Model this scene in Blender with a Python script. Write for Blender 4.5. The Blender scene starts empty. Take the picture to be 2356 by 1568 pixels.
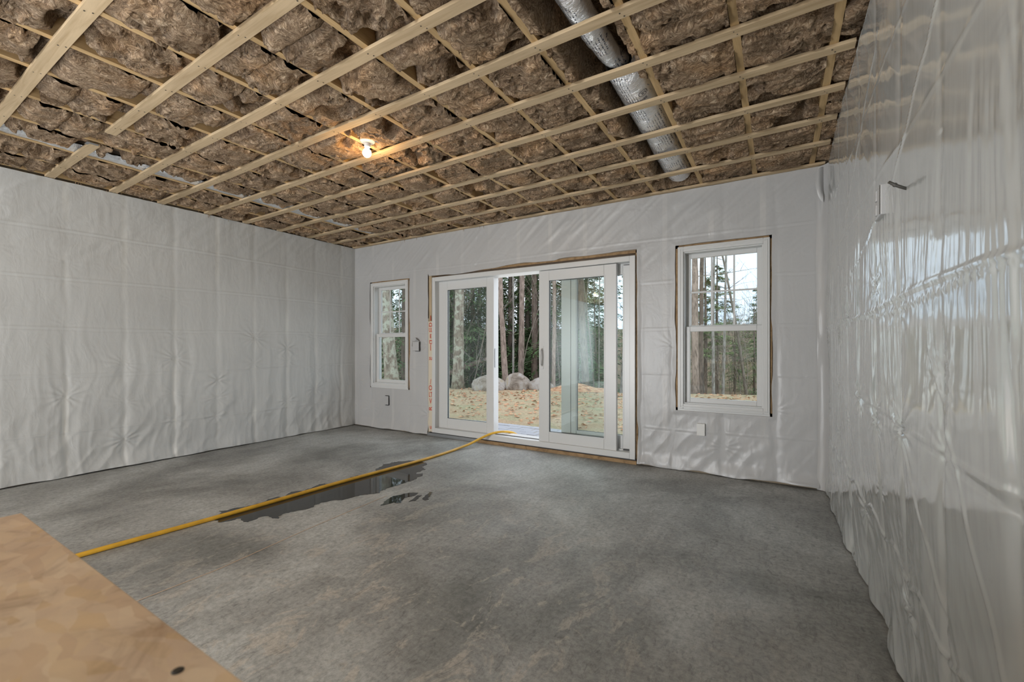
import bpy, bmesh, math, random
import numpy as np
from mathutils import Vector, Matrix, noise as mnoise

# ------------------------------------------------------------------ camera, world, lights, exposure
C = bpy.context.scene.collection
S = bpy.context.scene
CAMZ, CE = 1.208, 2.74           # eye height, underside of the strapping
YAW = math.radians(31.5)
cam = bpy.data.objects.new('camera', bpy.data.cameras.new('camera')); C.objects.link(cam)
cam.location = (0, 0, CAMZ); cam.rotation_euler = (math.pi/2, 0, YAW)
cam.data.sensor_width = 36.0; cam.data.lens = 36.0*999/2356; cam.data.sensor_fit = 'HORIZONTAL'
cam.data.shift_y = 14/2356; cam.data.clip_start = 0.02; cam.data.clip_end = 400
cam.data.dof.use_dof = True; cam.data.dof.focus_distance = 3.6; cam.data.dof.aperture_fstop = 4.5
S.camera = cam
S.view_settings.view_transform = 'Standard'; S.view_settings.look = 'None'
S.view_settings.gamma = 1.0; S.view_settings.exposure = 0.0
S.view_settings.use_curve_mapping = False
try:
    S.cycles.max_bounces = 8; S.cycles.diffuse_bounces = 5; S.cycles.glossy_bounces = 3
    S.cycles.transparent_max_bounces = 16; S.cycles.sample_clamp_indirect = 4.0
    S.cycles.caustics_reflective = False; S.cycles.caustics_refractive = False
except Exception: pass

W = bpy.data.worlds.new('overcast'); S.world = W; W.use_nodes = True
nt = W.node_tree; nt.nodes.clear()
o_ = nt.nodes.new('ShaderNodeOutputWorld'); b_ = nt.nodes.new('ShaderNodeBackground')
tc = nt.nodes.new('ShaderNodeTexCoord'); nz = nt.nodes.new('ShaderNodeTexNoise'); cr = nt.nodes.new('ShaderNodeValToRGB')
nz.inputs['Scale'].default_value = 2.2; nz.inputs['Detail'].default_value = 6
cr.color_ramp.elements[0].position = .38; cr.color_ramp.elements[0].color = (.60, .72, .90, 1)
cr.color_ramp.elements[1].position = .60; cr.color_ramp.elements[1].color = (.93, .96, 1.0, 1)
nt.links.new(tc.outputs['Generated'], nz.inputs['Vector']); nt.links.new(nz.outputs['Fac'], cr.inputs['Fac'])
nt.links.new(cr.outputs['Color'], b_.inputs['Color']); nt.links.new(b_.outputs['Background'], o_.inputs['Surface'])
b_.inputs['Strength'].default_value = 2.1

def area(name, loc, rot, sx, sy, power, col):
    l = bpy.data.lights.new(name, 'AREA'); l.shape = 'RECTANGLE'; l.size = sx; l.size_y = sy; l.energy = power; l.color = col
    o = bpy.data.objects.new(name, l); o.location = loc; o.rotation_euler = rot; C.objects.link(o); return o
# added fill light at a made-up, unseen opening in the wall behind the camera
area('rear_fill', (-4.1, -5.9, 1.25), (math.radians(90), 0, math.radians(-8)), 2.0, 1.9, 300, (.97, .99, 1.0))
# added fill, low and unseen behind the camera, aimed up to brighten the ceiling
area('ceiling_fill', (-2.48, -.95, .25), (math.radians(180-28), 0, 0), 1.0, .8, 66, (.97, .99, 1.0))
# daylight of the back garden entering the door and windows
area('door_daylight', (-2.65, 4.85, 1.2), (math.radians(-90), 0, 0), 2.5, 2.0, 16, (.93, .97, 1.0))

# ------------------------------------------------------------------ noise
def _h(ix, iy, s):
    h = (ix.astype(np.int64)*374761393 + iy.astype(np.int64)*668265263 + s*974634777) & 0xffffffff
    h = ((h ^ (h >> 13))*1274126177) & 0xffffffff
    return ((h ^ (h >> 16)) & 0xffff)/65535.0
def vn(x, y, s=0):
    ix, iy = np.floor(x), np.floor(y); fx, fy = x-ix, y-iy
    fx = fx*fx*fx*(fx*(fx*6-15)+10); fy = fy*fy*fy*(fy*(fy*6-15)+10)
    a, b, c, d = _h(ix, iy, s), _h(ix+1, iy, s), _h(ix, iy+1, s), _h(ix+1, iy+1, s)
    return (a+(b-a)*fx)*(1-fy)+(c+(d-c)*fx)*fy
def fbm(x, y, s=0, o=4):
    r = 0; a = .5; t = 0
    for k in range(o):
        r = r+a*vn(x*2**k, y*2**k, s+k*17); t += a; a *= .5
    return r/t
def ridge(x, y, s=0, o=3):
    r = 0; a = .5; t = 0
    for k in range(o):
        r = r+a*(1-np.abs(2*vn(x*2**k, y*2**k, s+k*13)-1)); t += a; a *= .5
    return r/t
def sm(a, b, x):
    t = np.clip((x-a)/(b-a), 0, 1); return t*t*(3-2*t)

# ------------------------------------------------------------------ mesh helpers
def link(name, me, mat=None, parent=None, smooth=False):
    o = bpy.data.objects.new(name, me); C.objects.link(o)
    if mat is not None and not me.materials: me.materials.append(mat)
    if parent is not None: o.parent = parent
    if smooth: me.polygons.foreach_set('use_smooth', [True]*len(me.polygons))
    return o
def npmesh(name, v, f):
    me = bpy.data.meshes.new(name); v = np.asarray(v, dtype=np.float32); f = np.asarray(f, dtype=np.int32)
    me.vertices.add(len(v)); me.vertices.foreach_set('co', v.ravel())
    k = f.shape[1]
    me.loops.add(f.size); me.loops.foreach_set('vertex_index', f.ravel())
    me.polygons.add(len(f)); me.polygons.foreach_set('loop_start', np.arange(0, f.size, k, dtype=np.int32))
    me.update(calc_edges=True); me.validate(); return me
def gridmesh(name, P, keep=None, flip=False):
    """P: (m,n,3) array of positions"""
    m, n = P.shape[:2]; i = np.arange(m*n).reshape(m, n)
    q = np.stack([i[:-1, :-1], i[1:, :-1], i[1:, 1:], i[:-1, 1:]], -1)
    if flip: q = q[..., ::-1]
    q = q[keep] if keep is not None else q.reshape(-1, 4)
    used = np.unique(q); mp = np.zeros(m*n, dtype=np.int64); mp[used] = np.arange(len(used))
    return npmesh(name, P.reshape(-1, 3)[used], mp[q])
class MB:
    def __init__(s): s.bm = bmesh.new()
    def box(s, x0, x1, y0, y1, z0, z1, bev=0):
        r = bmesh.ops.create_cube(s.bm, size=1)
        for v in r['verts']:
            v.co = Vector(((x0+x1)/2+v.co.x*(x1-x0), (y0+y1)/2+v.co.y*(y1-y0), (z0+z1)/2+v.co.z*(z1-z0)))
        if bev:
            es = list({e for v in r['verts'] for e in v.link_edges})
            bmesh.ops.bevel(s.bm, geom=es, offset=bev, segments=2, affect='EDGES', profile=.5)
        return s
    def tube(s, pts, rad, n=8, cap=True):
        pts = [Vector(p) for p in pts]; rings = []
        if not hasattr(rad, '__len__'): rad = [rad]*len(pts)
        t = (pts[1]-pts[0]).normalized(); u = t.orthogonal().normalized()
        for k, p in enumerate(pts):
            a = pts[max(k-1, 0)]; b = pts[min(k+1, len(pts)-1)]; t2 = (b-a).normalized()
            u = (u-t2*u.dot(t2)).normalized(); w = t2.cross(u)
            rings.append([s.bm.verts.new(p+(u*math.cos(2*math.pi*j/n)+w*math.sin(2*math.pi*j/n))*rad[k]) for j in range(n)])
        for a, b in zip(rings, rings[1:]):
            for j in range(n): s.bm.faces.new((a[j], a[(j+1) % n], b[(j+1) % n], b[j]))
        if cap: s.bm.faces.new(rings[0][::-1]); s.bm.faces.new(rings[-1])
        return s
    def lathe(s, prof, c, n=24, axis='z'):
        rings = []
        for (r, h) in prof:
            rings.append([s.bm.verts.new(Vector(c)+Vector((r*math.cos(2*math.pi*j/n), r*math.sin(2*math.pi*j/n), h))) for j in range(n)])
        for a, b in zip(rings, rings[1:]):
            for j in range(n): s.bm.faces.new((a[j], a[(j+1) % n], b[(j+1) % n], b[j]))
        s.bm.faces.new(rings[0][::-1]); s.bm.faces.new(rings[-1]); return s
    def frame(s, x0, x1, z0, z1, w, y0, y1, wl=None, wr=None, wt=None, wb=None, bev=.003):
        wl = w if wl is None else wl; wr = w if wr is None else wr; wt = w if wt is None else wt; wb = w if wb is None else wb
        s.box(x0, x0+wl, y0, y1, z0, z1, bev); s.box(x1-wr, x1, y0, y1, z0, z1, bev)
        s.box(x0+wl, x1-wr, y0, y1, z1-wt, z1, bev); s.box(x0+wl, x1-wr, y0, y1, z0, z0+wb, bev); return s
    def build(s, name, mat, parent=None, smooth=False, cent=False):
        bmesh.ops.recalc_face_normals(s.bm, faces=s.bm.faces)
        me = bpy.data.meshes.new(name); s.bm.to_mesh(me); s.bm.free(); return link(name, me, mat, parent, smooth)
def thing(name, label, cat, loc=(0, 0, 0), group=None):
    o = bpy.data.objects.new(name, None); C.objects.link(o); o.location = loc; o.empty_display_size = .1
    return tag(o, label, cat, group)
def tag(o, label=None, cat=None, group=None, kind=None):
    if label: o['label'] = label
    if cat: o['category'] = cat
    if group: o['group'] = group
    if kind: o['kind'] = kind
    return o
def put(o, parent):           # keep world place under an Empty parent
    o.parent = parent; o.matrix_parent_inverse = Matrix.Translation(parent.location).inverted(); return o

# ------------------------------------------------------------------ materials
def mat(name, col=(.5, .5, .5), rough=.5, spec=.5, metal=0):
    m = bpy.data.materials.new(name); m.use_nodes = True
    b = m.node_tree.nodes['Principled BSDF']
    b.inputs['Base Color'].default_value = (*col, 1); b.inputs['Roughness'].default_value = rough
    b.inputs['Specular IOR Level'].default_value = spec; b.inputs['Metallic'].default_value = metal
    return m, m.node_tree, b
class N:
    def __init__(s, nt): s.nt = nt
    def __call__(s, t, ins=None, **kw):
        n = s.nt.nodes.new('ShaderNode'+t)
        for k, v in kw.items(): setattr(n, k, v)
        for k, v in (ins or {}).items():
            if hasattr(v, 'is_output') or isinstance(v, bpy.types.NodeSocket): s.nt.links.new(v, n.inputs[k])
            else: n.inputs[k].default_value = v
        return n
    def ramp(s, fac, stops):
        n = s.nt.nodes.new('ShaderNodeValToRGB'); s.nt.links.new(fac, n.inputs['Fac']); e = n.color_ramp.elements
        for k, (p, c) in enumerate(stops):
            el = e[k] if k < 2 else e.new(p)
            el.position = p; el.color = (*c, 1) if len(c) == 3 else c
        return n.outputs['Color']
    def mix(s, f, a, b, mode='MIX'):
        n = s.nt.nodes.new('ShaderNodeMix'); n.data_type = 'RGBA'; n.blend_type = mode
        for k, v in ((0, f), (6, a), (7, b)):
            if isinstance(v, bpy.types.NodeSocket): s.nt.links.new(v, n.inputs[k])
            else: n.inputs[k].default_value = v if k == 0 else ((*v, 1) if len(v) == 3 else v)
        return n.outputs[2]
    def coord(s, scale=(1, 1, 1), rot=(0, 0, 0), geo=False):
        t = s('NewGeometry').outputs['Position'] if geo else s('TexCoord').outputs['Object']
        return s('Mapping', {'Vector': t, 'Scale': scale, 'Rotation': rot}).outputs['Vector']
    def noise(s, v, scale, det=4, dist=0, rough=.5):
        return s('TexNoise', {'Vector': v, 'Scale': scale, 'Detail': det, 'Distortion': dist, 'Roughness': rough}).outputs['Fac']
    def bump(s, b, h, st, d=.01):
        n = s('Bump', {'Height': h, 'Strength': st, 'Distance': d}); s.nt.links.new(n.outputs['Normal'], b.inputs['Normal'])
    def link(s, a, b): s.nt.links.new(a, b)

def wood_mat(name, lo, hi, scale=(1, 14, 14), spec=.3, dirt=0):
    m, t, b = mat(name, hi, .65, spec); n = N(t); v = n.coord(scale, geo=True)
    f = n.noise(v, 2.2, 5, 1.2, .6)
    col = n.ramp(f, [(.3, lo), (.55, hi), (.8, tuple(min(1, c*1.12) for c in hi))])
    k = n.ramp(n.noise(n.coord(geo=True), 1.7, 3), [(.35, (.86, .85, .84)), (.65, (1, 1, 1))])
    n.link(n.mix(1.0, col, k, 'MULTIPLY'), b.inputs['Base Color']); n.bump(b, f, .15, .002); return m
M = {}
M['strap'] = wood_mat('spruce_strapping', (.48, .35, .205), (.61, .465, .295), (1, 16, 16))
M['joist'] = wood_mat('spruce_joist', (.46, .30, .14), (.62, .43, .22), (16, 1, 16))
M['plate'] = wood_mat('rough_opening_lumber', (.20, .125, .06), (.36, .235, .12), (5, 5, 5))
M['tan_wood'] = wood_mat('pale_jamb_lumber', (.36, .27, .16), (.52, .41, .27), (14, 14, 1))
M['black'] = mat('black_rubber', (.015, .015, .015), .5)[0]
M['nail'] = mat('nail_steel', (.05, .045, .04), .5, .5, .3)[0]
M['steel'] = mat('galvanised', (.35, .36, .37), .4, .5, .8)[0]

# fibreglass
def insul(name):
    m, t, b = mat(name, (.2, .14, .09), .95, .05); n = N(t)
    P = n('NewGeometry').outputs['Position']
    wv = n('TexNoise', {'Vector': P, 'Scale': 5.0, 'Detail': 3.0}).outputs['Color']
    w1 = n('VectorMath', {0: wv, 'Scale': .42}, operation='SCALE').outputs[0]
    w1 = n('VectorMath', {0: P, 1: w1}, operation='ADD').outputs[0]
    def fibre(sc, rz, s_): return n.noise(n('Mapping', {'Vector': w1, 'Scale': sc, 'Rotation': (0, 0, rz)}).outputs['Vector'], s_, 6, .9, .66)
    f1 = fibre((5, 34, 18), .35, 2.6); f2 = fibre((34, 6, 18), .6, 2.4); f3 = fibre((16, 130, 60), .2, 2.4)
    sel = n.ramp(n.noise(P, 6.5, 2), [(.46, (0, 0, 0)), (.54, (1, 1, 1))])
    f = n.mix(.34, n.mix(sel, f1, f2), f3)
    col = n.ramp(f, [(.36, (.09, .048, .022)), (.45, (.27, .17, .095)), (.52, (.50, .345, .215)), (.61, (.84, .66, .47))])
    big = n.ramp(n.noise(P, 3.3, 5), [(.3, (.70, .66, .62)), (.5, (1, 1, 1)), (.66, (1.22, 1.10, .95))])
    n.link(n.mix(1.0, col, big, 'MULTIPLY'), b.inputs['Base Color']); n.bump(b, f, 1.0, .03)
    b.inputs['Sheen Weight'].default_value = .12
    return m
M['insul'] = insul('brown_fibreglass')

def poly(name, axis, studs, base=(.56, .572, .570), rough=.3, streak=1.0, dirt=False, spec=.5, bmp=.34):
    m, t, b = mat(name, base, rough, spec); n = N(t)
    P = n('NewGeometry').outputs['Position']; sp = n('SeparateXYZ', {0: P})
    s = sp.outputs[axis]
    # studs showing pale through the film
    d = n('Math', {0: s, 1: studs}, operation='SUBTRACT').outputs[0]
    d = n('Math', {0: d, 1: .4245}, operation='DIVIDE').outputs[0]
    d = n('Math', {0: d}, operation='FRACT').outputs[0]
    d = n('Math', {0: d, 1: .5}, operation='SUBTRACT').outputs[0]
    d = n('Math', {0: d}, operation='ABSOLUTE').outputs[0]
    st = n.ramp(d, [(.435, (0, 0, 0)), (.455, (1, 1, 1))])
    st = n.mix(1.0, st, n.ramp(n.noise(P, 1.8, 3), [(.4, (0, 0, 0)), (.65, (1, 1, 1))]), 'MULTIPLY')
    col = n.ramp(n.noise(P, 1.1, 4), [(.3, tuple(c*.94 for c in base)), (.7, tuple(min(1, c*1.05) for c in base))])
    col = n.mix(st, col, tuple(min(1, c*1.11) for c in (base[0]*1.01, base[1], base[2]*.98)))
    if dirt:
        dm = n.ramp(n.noise(n.coord((1, 1.2, 2.2), geo=True), 3.2, 7, .6, .75), [(.58, (0, 0, 0)), (.72, (.6, .6, .6))])
        zz = n.ramp(sp.outputs[2], [(.15, (0, 0, 0)), (.45, (1, 1, 1)), (.85, (1, 1, 1)), (1.0, (0, 0, 0))])
        col = n.mix(n.mix(1.0, dm, zz, 'MULTIPLY'), col, (.36, .345, .315))
    n.link(col, b.inputs['Base Color'])
    sc = (2.2, 26, 1.6) if axis == 1 else (26, 2.2, 1.6)
    f1 = n.noise(n('Mapping', {'Vector': P, 'Scale': (2.5, 7, 3) if axis == 1 else (7, 2.5, 3)}).outputs[0], 2.0, 5, .9, .55)
    f2 = n('TexNoise', {'Vector': n('Mapping', {'Vector': P, 'Scale': sc}).outputs[0], 'Scale': 1.6, 'Detail': 4, 'Distortion': .5}).outputs['Fac']
    f = n.mix(.45*streak, f1, f2)
    n.bump(b, f, bmp, .010)
    if axis == 1 and spec > .5: b.inputs['Coat Weight'].default_value = .45; b.inputs['Coat Roughness'].default_value = .06
    return m
M['poly_left'] = poly('poly_film_left', 1, 1.268, rough=.42, streak=.3)
M['poly_back'] = poly('poly_film_back', 0, -5.634, base=(.45, .45, .45), rough=.36, streak=.4)
M['poly_right'] = poly('poly_film_right', 1, 1.5, base=(.50, .515, .505), rough=.12, streak=1.0, dirt=True, spec=1.0, bmp=.10)

# concrete
m, t, b = mat('concrete', (.12, .125, .12), .42, .5); n = N(t); P = n('NewGeometry').outputs['Position']
a = n.noise(P, .9, 5, .4, .6)
c1 = n.ramp(a, [(.36, (.21, .215, .205)), (.5, (.345, .350, .338)), (.62, (.49, .505, .495))])
tr = n.ramp(n.noise(n('Mapping', {'Vector': P, 'Scale': (6, 1.5, 1), 'Rotation': (0, 0, .35)}).outputs[0], 2.0, 8, .8, .7), [(.35, (.88, .88, .88)), (.6, (1.05, 1.05, 1.05))])
c1 = n.mix(1.0, c1, tr, 'MULTIPLY')
sp = n('SeparateXYZ', {0: P})
near = n('VectorMath', {0: P, 1: (-1.55, 1.35, 0)}, operation='DISTANCE').outputs['Value']
near = n.ramp(n('Math', {0: near, 1: 2.2}, operation='DIVIDE').outputs[0], [(.25, (1, 1, 1)), (.95, (0, 0, 0))])
stn = n.ramp(n.noise(n('Mapping', {'Vector': P, 'Scale': (1.6, .9, 1), 'Rotation': (0, 0, -.6)}).outputs[0], 3.4, 9, 1.0, .74), [(.535, (0, 0, 0)), (.585, (.6, .6, .6))])
c1 = n.mix(n.mix(1.0, stn, near, 'MULTIPLY'), c1, (.56, .515, .45))
gr = n.ramp(n.noise(P, 38, 6, 0, .8), [(.36, (.62, .62, .62)), (.60, (1.2, 1.2, 1.2))])
c1 = n.mix(.75, c1, n.mix(1.0, c1, gr, 'MULTIPLY'))
fl = n.ramp(n.noise(n('Mapping', {'Vector': P, 'Scale': (2.5, 1, 1), 'Rotation': (0, 0, .9)}).outputs[0], 11, 7, 2.0, .7), [(.36, (.55, .55, .55)), (.46, (1, 1, 1))])
c1 = n.mix(.6, c1, n.mix(1.0, c1, fl, 'MULTIPLY'))
n.link(c1, b.inputs['Base Color'])
n.link(n.ramp(n.noise(P, 2.3, 5), [(.3, (.48, .48, .48)), (.7, (.66, .66, .66))]), b.inputs['Roughness'])
n.bump(b, n.noise(P, 30, 6, 0, .7), .12, .003); M['concrete'] = m

# vinyl, glass, hose, OSB ...
m, t, b = mat('white_vinyl', (.60, .605, .60), .32, .5); M['vinyl'] = m
m, t, b = mat('white_plastic', (.68, .68, .66), .4, .5); M['plastic'] = m
m = bpy.data.materials.new('window_glass'); m.use_nodes = True; t = m.node_tree; t.nodes.clear(); n = N(t)
out = n('OutputMaterial'); tr_ = n('BsdfTransparent', {'Color': (.93, .965, .955, 1)}); gl = n('BsdfGlossy', {'Color': (.9, .97, 1, 1), 'Roughness': .0})
lw_ = n('LayerWeight', {'Blend': .5}); fr = n('Math', {0: n('Math', {0: n('Math', {0: lw_.outputs['Facing'], 1: 4.5}, operation='POWER').outputs[0], 1: .9}, operation='MULTIPLY').outputs[0], 1: .05}, operation='ADD'); mx = n('MixShader', {0: fr.outputs[0], 1: tr_.outputs[0], 2: gl.outputs[0]})
t.links.new(mx.outputs[0], out.inputs[0]); M['glass'] = m
m, t, b = mat('yellow_hose', (.68, .37, .03), .42, .5); n = N(t)
n.link(n.ramp(n.noise(n.coord(geo=True), 9, 5), [(.3, (.56, .31, .03)), (.6, (.72, .41, .04))]), b.inputs['Base Color']); M['hose'] = m
m, t, b = mat('standing_water', (.035, .034, .031), .03, .5); n = N(t)
b.inputs['IOR'].default_value = 1.33; M['water'] = m
m, t, b = mat('osb', (.6, .42, .25), .7, .3); n = N(t); P = n('NewGeometry').outputs['Position']
vo = n('TexVoronoi', {'Vector': n('Mapping', {'Vector': n('VectorMath', {0: P, 1: n('VectorMath', {0: n('TexNoise', {'Vector': P, 'Scale': 6.0}).outputs['Color'], 'Scale': .12}, operation='SCALE').outputs[0]}, operation='ADD').outputs[0], 'Scale': (26, 70, 26), 'Rotation': (0, 0, .5)}).outputs[0], 'Scale': 1.0}, feature='F1')
rnd = n('SeparateColor', {0: vo.outputs['Color']}).outputs[0]
c = n.ramp(rnd, [(0, (.72, .54, .37)), (.35, (.78, .61, .44)), (.7, (.84, .68, .50)), (1, (.74, .55, .34))])
c = n.mix(1.0, c, n.ramp(n.noise(P, 9, 6, .8, .65), [(.28, (.62, .56, .50)), (.45, (.96, .95, .94)), (.7, (1.08, 1.06, 1.0))]), 'MULTIPLY')
c = n.mix(1.0, c, n.ramp(n.noise(P, 2.6, 3), [(.3, (.80, .77, .78)), (.55, (1, 1, 1))]), 'MULTIPLY')
n.link(c, b.inputs['Base Color']); n.bump(b, rnd, .2, .002); M['osb'] = m
def foil(name, base, printed):
    m, t, b = mat(name, base, .27, .6, .8); n = N(t); o = n('TexCoord').outputs['Object']; sp = n('SeparateXYZ', {0: o})
    f = n.noise(n('Mapping', {'Vector': o, 'Scale': (10, 42, 10)}).outputs[0], 1.6, 5, 1.6, .6)
    n.bump(b, f, .85, .012)
    if printed:   # rows of small dark print running along the jacket
        u = n('Math', {0: sp.outputs[0], 1: 62.0}, operation='MULTIPLY').outputs[0]
        row = n.ramp(n('Math', {0: u}, operation='FRACT').outputs[0], [(.40, (1, 1, 1)), (.45, (0, 0, 0))])
        ch = n.ramp(n.noise(n('Mapping', {'Vector': o, 'Scale': (160, 120, 1)}).outputs[0], 1.0, 1), [(.5, (0, 0, 0)), (.55, (1, 1, 1))])
        bl = n.ramp(n.noise(n('Mapping', {'Vector': o, 'Scale': (7, 3.2, 1)}).outputs[0], 1.5, 2), [(.50, (0, 0, 0)), (.53, (1, 1, 1))])
        k = n.mix(1.0, n.mix(1.0, row, ch, 'MULTIPLY'), bl, 'MULTIPLY')
        n.link(n.mix(k, base, (.02, .025, .06)), b.inputs['Base Color'])
        kk = n('SeparateColor', {0: k}).outputs[0]
        n.link(n('Math', {0: .8, 1: kk}, operation='SUBTRACT').outputs[0], b.inputs['Metallic'])
    return m
M['foil'] = foil('foil_jacket', (.92, .93, .95), True)
M['foil2'] = foil('foil_facing', (.90, .93, .97), False)
m, t, b = mat('bulb_glow', (1, .9, .75), .3)
b.inputs['Emission Color'].default_value = (1, .86, .62, 1); b.inputs['Emission Strength'].default_value = 9; M['bulb'] = m
M['wrap'] = mat('house_wrap', (.62, .55, .43), .6)[0]
M['red_ink'] = mat('red_ink', (.50, .055, .03), .6)[0]
M['dark_ink'] = mat('dark_ink', (.03, .03, .04), .5)[0]
M['cable'] = mat('grey_cable', (.055, .052, .045), .5)[0]
M['sheath'] = mat('wall_sheathing', (.30, .24, .17), .8)[0]

# ------------------------------------------------------------------ setting: floor, walls, ceiling
YB, XL, XR, YR = 4.50, -5.634, .335, -6.0
fl = tag(MB().box(XL-.2, XR+.25, YR, 4.64, -.15, 0).build('floor', M['concrete']), kind='structure')
m_ = MB()
pts = [(-2.602, .60), (-2.600, .837), (-2.596, 1.174), (-2.628, 1.45), (-2.661, 1.723), (-2.69, 2.1), (-2.711, 2.477)]
for (xa, ya), (xb, yb) in zip(pts, pts[1:]):
    vs = [m_.bm.verts.new((x, y, .0012)) for x, y in ((xa-.003, ya), (xa+.003, ya), (xb+.003, yb), (xb-.003, yb))]; m_.bm.faces.new(vs)
m_.build('chalk_line', mat('tan_chalk', (.62, .46, .32), .8)[0], fl)['label'] = 'thin tan chalk line'
OPEN = [(-5.275, -4.455, .60, 2.185), (-4.10, -1.235, 0.0, 2.212), (-.862, -.045, .588, 2.205)]   # window, door, window
wb = MB(); xs = XL-.15; Y0, Y1 = 4.515, 4.66
for (a, b2, z0, z1) in OPEN:
    wb.box(xs, a, Y0, Y1, 0, 3.02); wb.box(a, b2, Y0, Y1, z1, 3.02)
    if z0 > 0: wb.box(a, b2, Y0, Y1, 0, z0)
    xs = b2
wb.box(xs, XR+.2, Y0, Y1, 0, 3.02)
wall_back = tag(wb.build('wall_back', M['sheath']), kind='structure')
for i, (a, b2, z0, z1) in enumerate(OPEN):
    w = .028
    for nm, bx in (('jamb_stud', (a, a+w if i != 1 else a+.045, z0, z1)), ('jamb_stud', (b2-w*.8, b2, z0, z1)), ('header', (a, b2, z1-w, z1)), ('rough_sill', (a, b2, z0, z0+w))):
        if i == 1 and nm == 'rough_sill': continue
        MB().box(bx[0], bx[1], 4.503, 4.65, bx[2], bx[3]).build(nm, M['tan_wood'] if (i == 1 and bx[1] < -4) else M['plate'], wall_back)
wall_left = tag(MB().box(XL-.17, XL-.03, YR, 4.52, 0, 3.02).build('wall_left', M['sheath']), kind='structure')
wall_right = tag(MB().box(XR+.075, XR+.2, YR, 4.52, 0, 3.02).build('wall_right', M['sheath']), kind='structure')
rw = MB()
rw.box(XL-.17, -5.2, YR-.12, YR, 0, 3.02); rw.box(-3.0, XR+.2, YR-.12, YR, 0, 3.02); rw.box(-5.2, -3.0, YR-.12, YR, 2.35, 3.02)
wall_rear = tag(rw.build('wall_rear', mat('rear_wall_film', (.52, .52, .51), .4)[0]), kind='structure')
ceil = tag(MB().box(XL-.17, XR+.2, YR, 4.66, 3.0, 3.03).build('ceiling', mat('subfloor', (.10, .07, .045), .9)[0]), kind='structure')

JX = [.662, .244, -.178, -.615, -1.055, -1.448, -1.822, -2.255, -2.69, -3.11, -3.53, -3.955, -4.39, -4.80, -5.22, -5.61]
jm = MB().box(-.019, .019, YR, 4.64, 0, .24).build('ceiling_joist', M['joist'], ceil); jm.location = (JX[1], 0, 2.7595)
for x in JX[2:]:
    o = jm.copy(); C.objects.link(o); o.parent = ceil; o.location = (x, 0, 2.7595)
# strapping, one board each: (y at left wall, y at right wall)
ST = [(.684, .684), (1.167, 1.105), (1.602, 1.53), (2.0, 1.965), (2.435, 2.372), (2.857, 2.782), (3.29, 3.21), (3.712, 3.595), (4.11, 4.025), (4.470, 4.470)]
def strap(xa, xb, ya, yb, w=.031, lift=0, mm='strap'):
    b = bmesh.new(); vs = []
    n = 14
    for k in range(n+1):
        f = k/n; x = xa+(xb-xa)*f; y = ya+(yb-ya)*f+.004*math.sin(x*2.3+ya*9); zz = CE+lift+.0015*math.sin(x*3.1+ya*5)
        vs.append([b.verts.new((x, y-w, zz)), b.verts.new((x, y+w, zz)), b.verts.new((x, y+w, zz+.019)), b.verts.new((x, y-w, zz+.019))])
    for p, q in zip(vs, vs[1:]):
        for j in range(4): b.faces.new((p[j], p[(j+1) % 4], q[(j+1) % 4], q[j]))
    b.faces.new(vs[0][::-1]); b.faces.new(vs[-1])
    bmesh.ops.recalc_face_normals(b, faces=b.faces)
    me = bpy.data.meshes.new('furring_strip'); b.to_mesh(me); b.free(); return link('furring_strip', me, M[mm], ceil)
def ys(p, x): return p[0]+(p[1]-p[0])*(x-XL)/(XR-XL)
nails = MB()
for i, p in enumerate(ST):
    if i == 1:                                  # the board that stops short and carries on after a gap
        strap(XL, -4.42, ys(p, XL), ys(p, -4.42)); strap(-4.10, XR, ys(p, -4.10), ys(p, XR))
    elif i == 6: strap(XL, -2.35, ys(p, XL), ys(p, -2.35)); strap(-2.35, XR, ys(p, -2.35)-.004, ys(p, XR)-.004)
    elif i == 7: strap(XL, -2.88, ys(p, XL), ys(p, -2.88)); strap(-2.88, XR, ys(p, -2.88)+.004, ys(p, XR))
    elif i == 4: strap(XL, -.36, ys(p, XL), ys(p, -.36)+.004); strap(-.36, XR, ys(p, -.36)-.002, ys(p, XR)-.002)
    else: strap(XL, XR, *p, w=.031 if i < 9 else .024)
    if i < 9:
        for x in JX[1:]:
            if i == 1 and -4.45 < x < -4.1: continue
            for dx in (-.006, .008):
                yy = ys(p, x)+(.014 if dx > 0 else -.012)+random.Random(int(x*100)+i).uniform(-.004, .004)
                nails.lathe([(.0038, -.0004), (.0038, .0006)], (x+dx, yy, CE-.0012), 6)
for k in range(14): strap(XL, XR, .27-.42*k, .27-.42*k)
tag(nails.build('nail_heads', M['nail'], ceil), kind='stuff')
MB().box(-4.455, -4.39, 1.105, 1.172, CE-.001, CE+.001).build('plate_bracket', M['steel'], ceil)

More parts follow.
